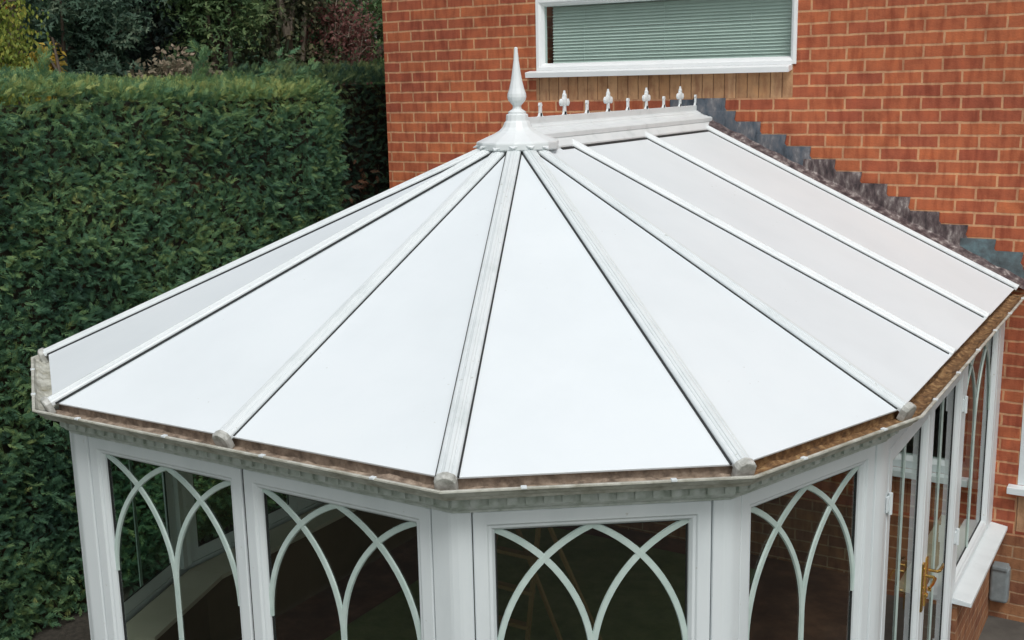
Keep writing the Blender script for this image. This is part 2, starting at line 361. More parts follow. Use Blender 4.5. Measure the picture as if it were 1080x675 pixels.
def pane_mb(o, t, n, s0, s1, z0, z1, h=-.027):
    P = lambda s, z, hh: o+t*s+n*hh+Vector((0, 0, z)); a = MB()
    a.poly([P(s0, z0, h), P(s1, z0, h), P(s1, z1, h), P(s0, z1, h)]); return a
def edge_seal(o, t, n, s0, s1, z0, z1):
    return frame_mb(o, t, n, s0, s1, z0, z1, prof=[(-.004, -.033), (-.004, -.0235), (.004, -.0235), (.006, -.033)])
def window(parent, o, t, n, s0, s1, z0, z1, name='window', tr=True, g='glass', wd=1.0, bw=.024):
    f = build(name, frame_mb(o, t, n, s0, s1, z0, z1, wd=wd), M['upvc'], parent, bevel=.0015)
    d = .074*wd
    build('pane', pane_mb(o, t, n, s0+d-.006, s1-d+.006, z0+d-.006, z1-d+.006), M[g], f)
    build('seal', edge_seal(o, t, n, s0+d, s1-d, z0+d, z1-d), M['gasket'], f)
    if tr: build('glazing_bars', tracery_mb(o, t, n, s0+d, s1-d, z0+d, z1-d, bw=bw), M['lead_bar'], f)
    return f

T, Nn = Vector((1, 0, 0)), Vector((0, -1, 0))
# upstairs window
O = Vector((0, YW+.02, 0))
hw = MB(); x0_, x1_, z0_, z1_ = UPW
frame_mb(O, T, Nn, x0_, x1_, z0_-.001, 3.955, mb=hw, prof=[(0, -.05), (0, .03), (.038, .03), (.042, .024), (.060, .018), (.072, .0), (.080, -.01), (.080, -.05)], wd=.62)
frame_mb(O, T, Nn, x0_, x1_, 3.957, z1_, mb=hw, prof=[(0, -.05), (0, .03), (.038, .03), (.042, .024), (.060, .018), (.072, .0), (.080, -.01), (.080, -.05)], wd=.7)
uw = build('window', hw, M['upvc_clean'], house, bevel=.002)
build('pane', pane_mb(O, T, Nn, x0_+.045, x1_-.045, z0_+.04, 3.92, -.02), M['glass_green'], uw)
build('pane', pane_mb(O, T, Nn, x0_+.05, x1_-.05, 4.0, z1_-.05, -.02), M['glass_green'], uw)
sl = MB(); sl.prism([(x0_-.055, YW+.03, 3.432), (x0_-.055, YW-.075, 3.412), (x0_-.055, YW-.08, 3.446), (x0_-.055, YW-.078, 3.45), (x0_-.055, YW-.012, 3.4605), (x0_-.055, YW+.03, 3.4605)], (x1_-x0_+.03, 0, 0))
build('sill', sl, M['upvc_clean'], uw, bevel=.002)
# venetian blind behind the upstairs glass
bl = thing('venetian_blind', ((x0_+x1_)/2, YW+.1, 4.44), 'closed pale venetian blind hanging behind the upstairs window glass', 'window blind')
a = MB(); zz = 3.47
rnd = random.Random(3)
while zz < 4.42:
    dz = rnd.uniform(-.0015, .0015); sag = rnd.uniform(-.002, .002)
    xs_ = [x0_+.085+(x1_-x0_-.15)*k/8 for k in range(9)]
    for xa, xb in zip(xs_[:-1], xs_[1:]):
        za = zz+dz+sag*math.sin((xa-x0_)/1.9*3.14); zb = zz+dz+sag*math.sin((xb-x0_)/1.9*3.14)
        a.poly([(xa, YW+.085, za), (xb, YW+.085, zb), (xb, YW+.098, zb+.0105), (xa, YW+.098, za+.0105)])
        a.poly([(xa, YW+.098, za+.0105), (xb, YW+.098, zb+.0105), (xb, YW+.103, zb+.0235), (xa, YW+.103, za+.0235)])
    zz += .0215
build('slats', a, M['slat'], bl)
for k in (.15, .5, .85):
    a = MB(); xx = x0_+.08+(x1_-x0_-.15)*k; a.tube((xx, YW+.082, 3.47), (xx, YW+.082, 4.43), .0012, n=5); build('cord', a, M['slat'], bl)
a = MB(); a.box((x0_+.08, YW+.08, 4.42), (x1_-.06, YW+.12, 4.455)); build('headrail', a, M['slat'], bl, bevel=.003)
# window between house and conservatory, seen through the door glass
def house_window(x0, x1, z0, z1, sill=True, lights=1):
    O = Vector((0, YW+.03, 0)); hw = MB(); wdt = (x1-x0)/lights
    for k in range(lights):
        frame_mb(O, T, Nn, x0+k*wdt+.001, x0+(k+1)*wdt-.001, z0, z1, mb=hw, prof=[(0, -.05), (0, .03), (.050, .03), (.056, .02), (.078, .0), (.078, -.05)])
    f = build('window', hw, M['upvc'], house, bevel=.002)
    for k in range(lights): build('pane', pane_mb(O, T, Nn, x0+k*wdt+.07, x0+(k+1)*wdt-.07, z0+.07, z1-.07, -.02), M['glass'], f)
    s = MB(); s.box((x0-.05, YW-.07, z0-.045), (x1+.05, YW+.05, z0-.001)); build('sill', s, M['upvc'], f, bevel=.004)
house_window(*INW, lights=2)
x0_, x1_, z0_, z1_ = GRW
house_window(x0_, x1_, z0_, z1_, lights=1)
ct = thing('net_curtain', (1.3, .5, 1.0), 'pale net curtain hanging behind the window inside the conservatory', 'curtain')
a = MB(); n_ = 60
pts = [(.66+1.2*k/n_, .46+.02*math.sin(k*1.1)+.01*math.sin(k*2.7)) for k in range(n_+1)]
for (xa, ya), (xb, yb) in zip(pts[:-1], pts[1:]):
    if .95 < xa < 1.22 or 1.5 < xa < 1.72: continue
    a.poly([(xa, ya, .95), (xb, yb, .95), (xb, yb, 1.98), (xa, ya, 1.98)])
build('drape', a, M['curtain'], ct, smooth=True)

# utility box on the house wall
ub = thing('wall_box', (2.08, YW, .25), 'small blue-grey rounded utility box on the house wall under the white sill', 'utility box')
a = MB(); a.box((2.025, YW-.085, .14), (2.135, YW+.001, .375)); build('case', a, M['greybox'], ub, bevel=.02, seg=4)
a = MB(); a.box((2.035, YW-.094, .355), (2.125, YW-.002, .385)); build('lid', a, M['greybox'], ub, bevel=.008)

# ------------------------------------------------------------------ conservatory
con = thing('conservatory', (0, -2, 0), 'white conservatory with solid white panel roof and faceted bay front', 'conservatory')
E3 = lambda k: Vector((EAVE[k][0], EAVE[k][1], ZE))
HUB = Vector((0, YH, ZR))
YG = [-.02, -.9635, -1.856]
def panel(pts):
    pts = [Vector(p) for p in pts]; n = (pts[1]-pts[0]).cross(pts[2]-pts[0]).normalized()
    if n.z < 0: n = -n
    low = [p for p in pts if p.z < ZE+.01]
    a = MB(); a.prism([p-n*.009 for p in pts], n*.009)
    return build('roof_panel', a, M['panel'], con, bevel=.002)
slope = (ZR-ZE)/WX
def rp(sg, x, y): return Vector((sg*x, y, ZR-slope*x))
C_EAVE = Vector((0, DY, ZE))
ring = [Vector((WX, YF, ZE)), Vector((EX, EY, ZE)), Vector((DX, DY, ZE)), C_EAVE, Vector((-DX, DY, ZE)), Vector((-EX, EY, ZE)), Vector((-WX, YF, ZE))]
for a_, b_ in zip(ring[:-1], ring[1:]):
    h1 = HUB+(a_-HUB)*.05; h2 = HUB+(b_-HUB)*.05
    panel([h1, a_, b_, h2])
for sg in (1, -1):
    h = HUB+(Vector((sg*WX, YF, ZE))-HUB)*.05
    panel([rp(sg, .05, YG[2]), rp(sg, WX, YG[2]), rp(sg, WX, YF), h] if sg > 0 else [rp(sg, .05, YG[2]), h, rp(sg, WX, YF), rp(sg, WX, YG[2])])
    for y0_, y1_ in ((YG[2], YG[1]), (YG[1], YG[0])):
        panel([rp(sg, .05, y0_), rp(sg, WX, y0_), rp(sg, WX, y1_), rp(sg, .05, y1_)])

h_ = [(.034, -.004), (.034, .011), (.030, .017), (.021, .0195), (.0195, .0175), (.0175, .0175), (.016, .021), (.008, .0235), (.0065, .027)]; BAR = [(-x, z) for x, z in h_]+h_[::-1]
def bar(top, bot, prof=BAR, cap=True, wd=1.0, name='rafter_bar', gw=.0055, mt='bar'):
    top, bot = Vector(top), Vector(bot); d = (bot-top).normalized(); side = d.cross(Vector((0, 0, 1))).normalized(); up = side.cross(d).normalized()
    if up.z < 0: up = -up; side = -side
    bot2 = bot+d*.012
    a = MB(); a.rings([[p+side*u*wd+up*h for u, h in prof] for p in (top, top+(bot2-top)*.5, bot2)])
    o = build(name, a, M[mt], con, bevel=.001)
    a = MB()
    for s in (-1, 1):
        a.rings([[p+side*(s*u)*1+up*h for u, h in ((.034*wd-.001, -.003), (.034*wd-.001, .0045), (.034*wd+gw, .003), (.034*wd+gw, -.003))] for p in (top, bot-d*.003)])
    build('gasket', a, M['gasket'], o)
    if cap:
        a = MB(); k = [(-.037, -.034), (-.037, .012), (-.028, .026), (-.006, .036), (.006, .036), (.028, .026), (.037, .012), (.037, -.034), (.02, -.04), (-.02, -.04)]
        a.rings([[bot+d*q+side*u*wd*e+up*h*e for u, h in k] for q, e in ((.010, 1), (.032, 1), (.038, .86))])
        c = build('end_cap', a, M['cap'], o, bevel=.002)
    return o
for p in ring: bar(HUB+(p-HUB)*.055+Vector((0, 0, 0)), p)
for sg in (1, -1):
    for y in YG[1:]: bar(rp(sg, .06, y), rp(sg, WX-.01, y), cap=False, gw=.009, mt='upvc_roof')
    bar(rp(sg, .06, YG[0]), rp(sg, WX+.0, YG[0]), cap=False, wd=.6, name='wall_bar', gw=.008, mt='upvc_roof')
    # black joint along the head of the side panels
    a = MB()
    for y0_, y1_ in ((YG[2]+.06, YG[1]-.05), (YG[1]+.06, YG[0]-.03), (YH+.17, YG[2]-.05)):
        a.hexa([rp(sg, .150, y0_)+Vector((0, 0, .001)), rp(sg, .166, y0_)+Vector((0, 0, .001)), rp(sg, .166, y1_)+Vector((0, 0, .001)), rp(sg, .150, y1_)+Vector((0, 0, .001)),
                rp(sg, .150, y0_)+Vector((0, 0, .006)), rp(sg, .166, y0_)+Vector((0, 0, .006)), rp(sg, .166, y1_)+Vector((0, 0, .006)), rp(sg, .150, y1_)+Vector((0, 0, .006))])
    build('ridge_gasket', a, M['gasket'], con)

# ridge cap, cresting, hub cap, finial
a = MB(); h_ = [(.124, .010), (.124, .034), (.112, .042), (.092, .044), (.088, .048), (.060, .054), (.054, .059), (.042, .062), (.038, .070), (.026, .074), (.022, .080)]; RP = [(-x, z) for x, z in h_]+h_[::-1]
lowp = [(x, ZR+h-.028) for x, h in RP]
a.rings([[Vector((x, y, z)) for x, z in lowp] for y in (YH+.02, .11)])
rc = build('ridge_cap', a, M['upvc_roof'], con, bevel=.0015)
a = MB()
for sg in (1, -1):
    a.rings([[Vector((sg*.10, y, ZR-.052)), Vector((sg*.10, y, ZR+.006)), Vector((sg*.152, y, ZR-.058)), Vector((sg*.152, y, ZR-.075))] for y in (YH+.1, .11)])
build('ridge_skirt', a, M['upvc_roof'], rc)
# cresting: rail with alternating buds and fleurs
zc = ZR+.055
a = MB(); a.box((-.009, -2.10, zc-.004), (.009, .125, zc+.032))
def flat(pts, y, th=.006):
    a.prism([(-th, y+u, zc+v) for u, v in pts], (2*th, 0, 0))
def disc(y, z, r, rz=None, n=10):
    rz = rz or r; a.rings([[Vector((x, y+r*s*math.cos(2*math.pi*k/n), zc+z+rz*s*math.sin(2*math.pi*k/n))) for k in range(n)] for x, s in ((-.011, .45), (-.006, 1), (.006, 1), (.011, .45))])
ys = [-1.963+.26*k for k in range(9)]
for k, y in enumerate(ys):
    flat([(-.12, .014), (-.07, .019), (-.035, .026), (-.018, .036), (-.009, .05), (.009, .05), (.018, .036), (.035, .026), (.07, .019), (.12, .014)], y)
    if k % 2 == 0:
        flat([(-.009, .03), (-.009, .082), (-.014, .088), (-.009, .102), (.009, .102), (.014, .088), (.009, .082), (.009, .03)], y)
    else:
        flat([(-.013, .03), (-.008, .09), (.008, .09), (.013, .03)], y)
        disc(y-.030, .097, .020); disc(y+.030, .097, .020); disc(y, .106, .020, .030)
        flat([(-.012, .10), (-.010, .125), (0, .160), (.010, .125), (.012, .10)], y)
        disc(y, .132, .012, .015)
build('cresting', a, M['upvc_roof'], rc, bevel=.001)
n8 = 14
def octo(r, z, n=n8): return [Vector((r*math.cos(2*math.pi*(k+.5)/n)*1, YH+r*math.sin(2*math.pi*(k+.5)/n), z)) for k in range(n)]
a = MB(); a.rings([octo(r, z) for r, z in ((.03, ZR-.07), (.198, ZR-.066), (.206, ZR-.060), (.208, ZR-.034), (.206, ZR-.026), (.196, ZR-.021), (.150, ZR-.001), (.115, ZR+.014), (.092, ZR+.027), (.075, ZR+.044), (.065, ZR+.066), (.060, ZR+.072), (.057, ZR+.076), (.055, ZR+.104), (.050, ZR+.108), (.03, ZR+.109))])
hc = build('hub_cap', a, M['upvc_roof'], con, bevel=.0015)
a = MB()
for p in ring:                           # little tongues under the hub rim, over each bar
    d = (p-HUB).normalized(); s = d.cross(Vector((0, 0, 1))).normalized(); up = s.cross(d).normalized(); q = HUB+d*.168
    if up.z < 0: up = -up
    a.prism([q+s*.03+up*.036, q-s*.03+up*.036, q-s*.022+d*.035+up*.036, q+d*.06+up*.036, q+s*.022+d*.035+up*.036], up*.006)
build('hub_tongues', a, M['upvc_roof'], hc)
a = MB(); a.rings([[Vector((r*math.cos(2*math.pi*k/12), YH+r*math.sin(2*math.pi*k/12), ZR+z)) for k in range(12)] for r, z in
    ((.045, .106), (.045, .118), (.036, .124), (.024, .132), (.021, .142), (.022, .150), (.031, .160), (.043, .174), (.0475, .190), (.046, .206), (.041, .220), (.037, .232), (.028, .27), (.020, .32), (.013, .37), (.0095, .41), (.0085, .428), (.004, .432))])
build('finial', a, M['upvc_roof'], con, smooth=False)

# gutter: one run per facet
def run_profile(prof, k, a, inset0=0, closed=True, mi=0):
    """sweep (n, z) profile along eave edge k with mitred ends"""
    rs = []
    for (nn, z) in prof:
        P = offset_poly(EAVE, nn); rs.append((P[k], P[k+1], z))
    r0 = [Vector((p.x, p.y, z)) for p, q, z in rs]; r1 = [Vector((q.x, q.y, z)) for p, q, z in rs]
    a.rings([r0, r1], closed=closed)
Z = ZE
GO = [(-.030, Z-.012), (-.030, Z-.064), (-.012, Z-.070), (.022, Z-.070), (.036, Z-.064), (.044, Z-.052), (.056, Z-.044), (.064, Z-.034), (.072, Z-.028), (.080, Z-.024), (.080, Z-.017),
      (.068, Z-.017), (.066, Z-.022), (.060, Z-.032), (.052, Z-.040), (.040, Z-.048), (.032, Z-.058), (.020, Z-.063), (-.010, Z-.063), (-.024, Z-.058), (-.024, Z-.012)]
SILT = [(-.022, Z-.0125), (-.022, Z-.046), (-.006, Z-.040), (.012, Z-.046), (.030, Z-.044), (.042, Z-.040), (.051, Z-.036), (.059, Z-.029), (.064, Z-.0205), (.065, Z-.020), (.059, Z-.031), (.050, Z-.0395), (.038, Z-.047), (.030, Z-.056), (.015, Z-.061), (-.015, Z-.061), (-.0235, Z-.055), (-.0235, Z-.0125)]
for k in range(7):
    a = MB(); run_profile(GO, k, a); gt = build('gutter', a, M['gutter'], con, bevel=.001)
    a = MB(); rings = []; r9 = random.Random(k)
    ends_ = [(offset_poly(EAVE, nn)[k], offset_poly(EAVE, nn)[k+1], z) for nn, z in SILT]; ns = int(34*((Vector(EAVE[k+1])-Vector(EAVE[k])).length)); hh = 0
    for q in range(ns+1):
        f = q/ns; hh = hh*.6+r9.uniform(-.0045, .0065)
        rings.append([Vector((u.x+(v_.x-u.x)*f, u.y+(v_.y-u.y)*f, z+(max(-.006, min(.016, hh+r9.uniform(-.003, .003))) if 1 <= i <= 6 else 0))) for i, (u, v_, z) in enumerate(ends_)])
    a.rings(rings); build('silt', a, M['rust'] if k in (0, 1) else M['gutter'] if k in (4, 5, 6) else M['gutter_in'], gt)
    P0 = offset_poly(EAVE, .0); p, q = P0[k], P0[k+1]; t = (q-p).normalized(); n = Vector((t.y, -t.x)); 
    if n.dot((p+q)/2-Vector((0, -2))) < 0: n = -n
    Ln = (q-p).length; cnt = max(2, round(Ln/.47)); t3 = Vector((t.x, t.y, 0)); n3 = Vector((n.x, n.y, 0))
    for j in range(cnt):
        c = p+t*(Ln*(j+.5)/cnt); o = Vector((c.x, c.y, 0))
        a = slab_mb(o, t3, n3, -.010, .010, Z-.022, Z-.0135, .064, .083)
        build('gutter_clip', a, M['upvc'], gt, bevel=.002)
    # fascia board with a crenellated dentil strip under the gutter
    a = MB(); run_profile([(-.095, Z-.03), (-.095, 2.002), (-.055, 2.002), (-.054, 2.010), (-.040, 2.018), (-.034, 2.026), (-.034, Z-.03)], k, a)
    fa = build('fascia', a, M['fascia'], con)
    a = MB(); nd = int(Ln/.057); o = Vector((p.x, p.y, 0)); pts = []
    for j in range(nd):
        s0 = (j+.22)*Ln/nd; s1 = (j+.78)*Ln/nd
        for ss, hh in ((s0, -.030), (s0, -.018), (s1, -.018), (s1, -.030)): pts.append(o+t3*ss+n3*hh+Vector((0, 0, 2.036)))
    pts += [o+t3*Ln-n3*.0335+Vector((0, 0, 2.036)), o-n3*.0335+Vector((0, 0, 2.036))]
    a.prism(pts, (0, 0, Z-.070-2.036-.001)); build('dentil_moulding', a, M['fascia'], fa)

# facet helpers
def facet(k, ins=0):
    p, q = FACE[k], FACE[k+1]; t = (q-p).normalized(); n = Vector((t.y, -t.x))
    if n.dot((p+q)/2-Vector((0, -2))) < 0: n = -n
    return Vector((p.x, p.y, 0)), Vector((t.x, t.y, 0)), Vector((n.x, n.y, 0)), (q-p).length
ZS, ZH = .645, 2.0
# bay facets: k=1 EF, k=2 DE, k=3 front (two lights), k=4, k=5
for k in (1, 2, 4, 5):
    o, t, n, ln = facet(k); window(con, o, t, n, .060, ln-.060, ZS, ZH)
o, t, n, ln = facet(3)
window(con, o, t, n, .095, ln/2-.006, ZS, ZH); window(con, o, t, n, ln/2+.006, ln-.095, ZS, ZH)
a = slab_mb(o, t, n, ln/2-.005, ln/2+.005, ZS, ZH, -.035, -.006); build('joint_seal', a, M['gasket'], con)
# corner posts
P_in = offset_poly(EAVE, -.125); P_out = offset_poly(EAVE, -.065+.010)
for k in range(1, 7):
    wl = .095 if k in (3, 4) else .06
    A = FACE[k]; ta = (FACE[k-1]-A).normalized(); tb = (FACE[k+1]-A).normalized()
    out = P_out[k]-A; wa = .06 if k != 4 else .093; wb = .06 if k != 3 else .093
    if k == 1: wa = .045
    if k == 6: wb = .045
    na = Vector((ta.y, -ta.x)); nb = Vector((tb.y, -tb.x))
    if na.dot(out) < 0: na = -na
    if nb.dot(out) < 0: nb = -nb
    pts = [A+ta*(wa-.003)+na*.0, A+ta*(wa-.006)+na*.007, A+ta*.020+na*.008, A+ta*.010+na*.006+nb*.001, A+tb*.010+nb*.006+na*.001, A+tb*.020+nb*.008, A+tb*(wb-.006)+nb*.007, A+tb*(wb-.003), A+tb*(wb-.003)-nb*.06, P_in[k], A+ta*(wa-.003)-na*.06]
    a = MB(); a.prism([Vector((p.x, p.y, ZS-.6)) if k in (1,) else Vector((p.x, p.y, ZS)) for p in pts], (0, 0, ZH-ZS+(.6 if k in (1,) else 0)))
    build('corner_post', a, M['upvc'], con, bevel=.002)

# right side: french doors then a window
o, t, n, ln = facet(0)                    # runs from the house (s=0) to corner F (s=ln); flip so s starts at F
o = Vector((FACE[1].x, FACE[1].y, 0)); t = -t
def side_setup(sg):
    oo = Vector((sg*abs(FACE[1].x), FACE[1].y, 0)); return oo, Vector((0, 1, 0)), Vector((sg, 0, 0))
o, t, n = side_setup(1)
slab = slab_mb(o, t, n, .045, 1.72, 1.945, 2.0, -.05, .004); build('door_head', slab, M['upvc'], con, bevel=.002)
slab = slab_mb(o, t, n, 1.683, 1.72, .05, 1.945, -.05, .004); build('door_jamb', slab, M['upvc'], con, bevel=.002)
slab = slab_mb(o, t, n, .045, .085, .05, 1.945, -.05, .004); build('door_jamb', slab, M['upvc'], con, bevel=.002)
slab = slab_mb(o, t, n, 0.03, 1.722, .0, .055, -.06, .02); build('door_threshold', slab, M['upvc'], con, bevel=.002)
DPROF = [(0, -.035), (0, .003), (.003, .006), (.054, .006), (.058, .002), (.070, .0), (.078, -.014), (.080, -.035)]
for j, (a0, a1) in enumerate(((.088, .888), (.892, 1.680))):
    d = build('door', frame_mb(o, t, n, a0, a1, .06, 1.942, prof=DPROF), M['upvc'], con, bevel=.0015)
    build('pane', pane_mb(o, t, n, a0+.074, a1-.074, .134, 1.868), M['glass'], d)
    build('seal', edge_seal(o, t, n, a0+.080, a1-.080, .140, 1.862), M['gasket'], d)
    build('glazing_bar', slab_mb(o, t, n, (a0+a1)/2-.006, (a0+a1)/2+.006, .140, 1.862, -.0262, -.019), M['lead_bar'], d)
    # brass handle
    hs_ = a1-.034 if j == 0 else a0+.036; dr = -1 if j == 0 else 1
    a = slab_mb(o, t, n, hs_-.015, hs_+.015, .93, 1.17, .0055, .015)
    P = lambda s, h, z: o+t*s+n*h+Vector((0, 0, z))
    a.path([P(hs_, .02, 1.11), P(hs_, .058, 1.11), P(hs_+dr*.012, .066, 1.11), P(hs_+dr*.07, .068, 1.108), P(hs_+dr*.115, .062, 1.103)], [.008, .008, .0085, .0075, .006], 8)
    a.path([P(hs_, .02, 1.015), P(hs_, .036, 1.015)], [.011, .011], 12)
    build('handle', a, M['brass'], d, bevel=.0015)
    for zz in (.35, 1.0, 1.72):
        a = MB(); sh = a0-.001 if j == 0 else a1+.001
        a.tube(P(sh, .016, zz-.045), P(sh, .016, zz+.045), .009, n=10)
        slab_mb(o, t, n, sh-.028, sh+.028, zz-.032, zz+.032, .0055, .012, a)
        build('hinge', a, M['upvc'], d, bevel=.001)
window(con, o, t, n, 1.722, 2.79, ZS, ZH, bw=.016)
slab = slab_mb(o, t, n, 2.79, 2.82+YW, ZS, ZH, -.06, .006); build('wall_post', slab, M['upvc'], con, bevel=.002)
o, t, n = side_setup(-1)
for s0, s1 in ((.045, .99), (.99, 1.84), (1.84, 2.69)): window(con, o, t, n, s0+.002, s1-.002, ZS, ZH)
slab = slab_mb(o, t, n, 2.69, 2.82+YW, ZS, ZH, -.06, .006); build('wall_post', slab, M['upvc'], con, bevel=.002)

# dwarf wall, sills and inner boards
P1, P2 = offset_poly(EAVE, -.040), offset_poly(EAVE, -.24)
S1, S2, S0 = offset_poly(EAVE, .035), offset_poly(EAVE, -.10), offset_poly(EAVE, -.36)
YB = FACE[1].y+1.74
for k in range(7):
    def ends(P):
        p, q = P[k].copy(), P[k+1].copy()
        if k == 0: p.y = YW; q = Vector((p.x, YB))
        if k == 6: q.y = YW
        return p, q
    p, q = ends(P1); p2, q2 = ends(P2)
    a = MB(); L_ = (q-p).length
    for (u, v_, h0, h1) in ((p, q, 0, .6), (q2, p2, 0, .6), (q, q2, 0, .6), (p2, p, 0, .6)):
        pp = [(u.x, u.y, h0), (v_.x, v_.y, h0), (v_.x, v_.y, h1), (u.x, u.y, h1)]; l2 = (v_-u).length
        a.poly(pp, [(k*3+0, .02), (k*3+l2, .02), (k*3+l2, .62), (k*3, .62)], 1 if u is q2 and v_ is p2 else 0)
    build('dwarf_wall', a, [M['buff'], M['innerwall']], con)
    p, q = ends(S1); p2, q2 = ends(S2)
    if k == 0: q.y -= .02; q2.y -= .02
    else:
        p, q = ends(offset_poly(EAVE, -.045))
        if k == 1: p = p
    a = MB()
    a.hexa([(p.x, p.y, .598), (q.x, q.y, .598), (q2.x, q2.y, .602), (p2.x, p2.y, .602), (p.x, p.y, .622), (q.x, q.y, .622), (q2.x, q2.y, .6425), (p2.x, p2.y, .6425)])
    build('sill', a, M['upvc'], con, bevel=.003)
    p, q = ends(offset_poly(EAVE, -.128)); p2, q2 = ends(S0)
    a = MB(); a.hexa([(p.x, p.y, .601), (q.x, q.y, .601), (q2.x, q2.y, .601), (p2.x, p2.y, .601), (p.x, p.y, .628), (q.x, q.y, .628), (q2.x, q2.y, .628), (p2.x, p2.y, .628)])
    build('window_board', a, M['plaster'], con, bevel=.003)
# floor
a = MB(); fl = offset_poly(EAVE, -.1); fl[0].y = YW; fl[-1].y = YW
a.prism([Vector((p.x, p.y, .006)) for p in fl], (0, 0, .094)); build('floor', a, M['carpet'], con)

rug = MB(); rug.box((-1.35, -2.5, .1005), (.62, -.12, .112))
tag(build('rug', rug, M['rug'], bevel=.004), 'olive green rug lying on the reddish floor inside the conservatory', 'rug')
# stepped lead flashing along the brick wall
for sg in (1, -1):
    lf = MB(); ap = MB(); sets = {0: MB(), 1: MB(), 2: MB()}
    roofz = lambda x: ZR-slope*x
    rr_ = random.Random(5+sg)
    run = .0764/slope
    for k in range(13):
        xr = .197 if k == 0 else .125+run*1.01*k; xl = xr-run*1.15-.012; zt = 3.2525-.0764*k
        if k == 0: xl = -.02 if sg > 0 else .021
        jx, jz = rr_.uniform(-.018, .018), rr_.uniform(-.007, .003)
        x1_ = xr+jx
        bowx = rr_.uniform(-.004, .014)
        ov_ = .03
        pts = [(xl, zt+jz), (x1_, zt+jz), (x1_-bowx*.3, zt-.03), (x1_-bowx, zt-.062), (x1_-bowx+.01, max(zt-.075, roofz(x1_)+.03)), (x1_+ov_, roofz(x1_+ov_)+.045), (x1_+ov_, roofz(x1_+ov_)+.012), (xl, roofz(xl)+.012)]
        th = .006+.002*(k % 2); yy = YW-.0015-th
        tl = .010
        g_ = 0 if k < 5 else (2 if k > 10 else 1)
        m_ = sets[g_]
        n_ = len(pts); i = len(m_.v)
        m_.v += [(sg*x, yy-(tl*max(0, 1-(z-roofz(x))/.2))-.0007*(k % 2), z) for x, z in pts]+[(sg*x, YW-.0005-.0007*(k % 2), z) for x, z in pts]
        m_.f.append(tuple(i+q for q in range(n_))); m_.mi.append(0)
        for q in range(n_): m_.f.append((i+q, i+(q+1) % n_, i+n_+(q+1) % n_, i+n_+q)); m_.mi.append(0)
    f0 = None
    for g_, mm in ((0, 'lead'), (1, 'lead2'), (2, 'lead3')):
        if f0 is None: f0 = build('lead_flashing', sets[g_], M[mm], con, bevel=.0015)
        else: build('flashing_step', sets[g_], M[mm], f0, bevel=.0015)
    # apron dressed down over the wall bar, slightly lumpy
    nseg = 60; rs = []
    for q in range(nseg+1):
        x = .04+(WX+.05-.04)*q/nseg; e = .004*math.sin(q*1.7)+.003*math.sin(q*.9)+rr_.uniform(-.002, .002)
        z = roofz(x)
        rs.append([Vector((sg*x, YW-.002, z+.065+e)), Vector((sg*x, YW-.014, z+.050+e)), Vector((sg*x, YW-.05, z+.038+e)), Vector((sg*x, .012+e, z+.026)), Vector((sg*x, .008+e, z+.012)), Vector((sg*x, YW-.002, z+.008))])
    ap.rings(rs); build('flashing_apron', ap, M['lead2'], f0, smooth=True)

# stepladder seen through the bay glass
LX = .2
sl_ = thing('stepladder', (-.2, -1.9, .1), 'open pale wooden stepladder standing inside behind the bay window glass', 'stepladder')
a = MB()
for s in (-.17, .17):
    a.path([(s-.16-LX, -1.9+.25*0, .1), (s*.75-LX, -1.9, 1.05)], [.016, .016], 4)
for q in range(4):
    z = .28+.22*q; f = (z-.1)/.95; a.box((-LX-.17-.16*(1-f)+.02*f, -1.925, z), (-LX+.17-.16*(1-f)-.02*f, -1.875, z+.022))
build('front_ladder', a, M['wood'], sl_)
a = MB()
for s in (-.15, .15): a.path([(s+.30-LX, -1.7, .1), (s*.75-LX, -1.88, 1.04)], [.014, .014], 4)
build('rear_legs', a, M['wood'], sl_)
a = MB(); a.box((-LX-.14, -1.95, 1.04), (-LX+.14, -1.83, 1.065)); build('top_step', a, M['wood'], sl_, bevel=.003)

# ------------------------------------------------------------------ foliage
def scatter(name, unit, P, D, U, sc, tone, m, parent=None, ttip=0.0, chunk=None):
    """bake copies of unit (list of quads in local x=dir, y=side, z=normal) at P with direction D, approx normal U"""
    uq = np.array(unit, dtype=np.float64)             # (q,4,3)
    D = D/np.linalg.norm(D, axis=1, keepdims=True); s = np.cross(U, D); s /= np.linalg.norm(s, axis=1, keepdims=True)+1e-9; n = np.cross(D, s)
    R = np.stack([D, s, n], axis=1)                    # rows
    V = np.einsum('qkc,ncd->nqkd', uq, R)*sc[:, None, None, None]+P[:, None, None, :]
    nq = V.shape[0]*V.shape[1]; V = V.reshape(-1, 3)
    off = np.array(kids_root(parent).location) if parent else np.zeros(3)
    me = bpy.data.meshes.new(name); me.vertices.add(len(V)); me.vertices.foreach_set('co', (V-off).astype(np.float32).ravel())
    me.loops.add(nq*4); me.loops.foreach_set('vertex_index', np.arange(nq*4, dtype=np.int32))
    me.polygons.add(nq); me.polygons.foreach_set('loop_start', np.arange(0, nq*4, 4, dtype=np.int32))
    me.update(calc_edges=True)
    at = me.attributes.new('tone', 'FLOAT', 'FACE'); tn = np.repeat(tone, uq.shape[0])+rng.normal(0, .05, nq)
    at.data.foreach_set('value', np.clip(tn, 0, 1).astype(np.float32))
    me.materials.append(m); o = bpy.data.objects.new(name, me); S.collection.objects.link(o)
    if parent: o.parent = parent
    return o
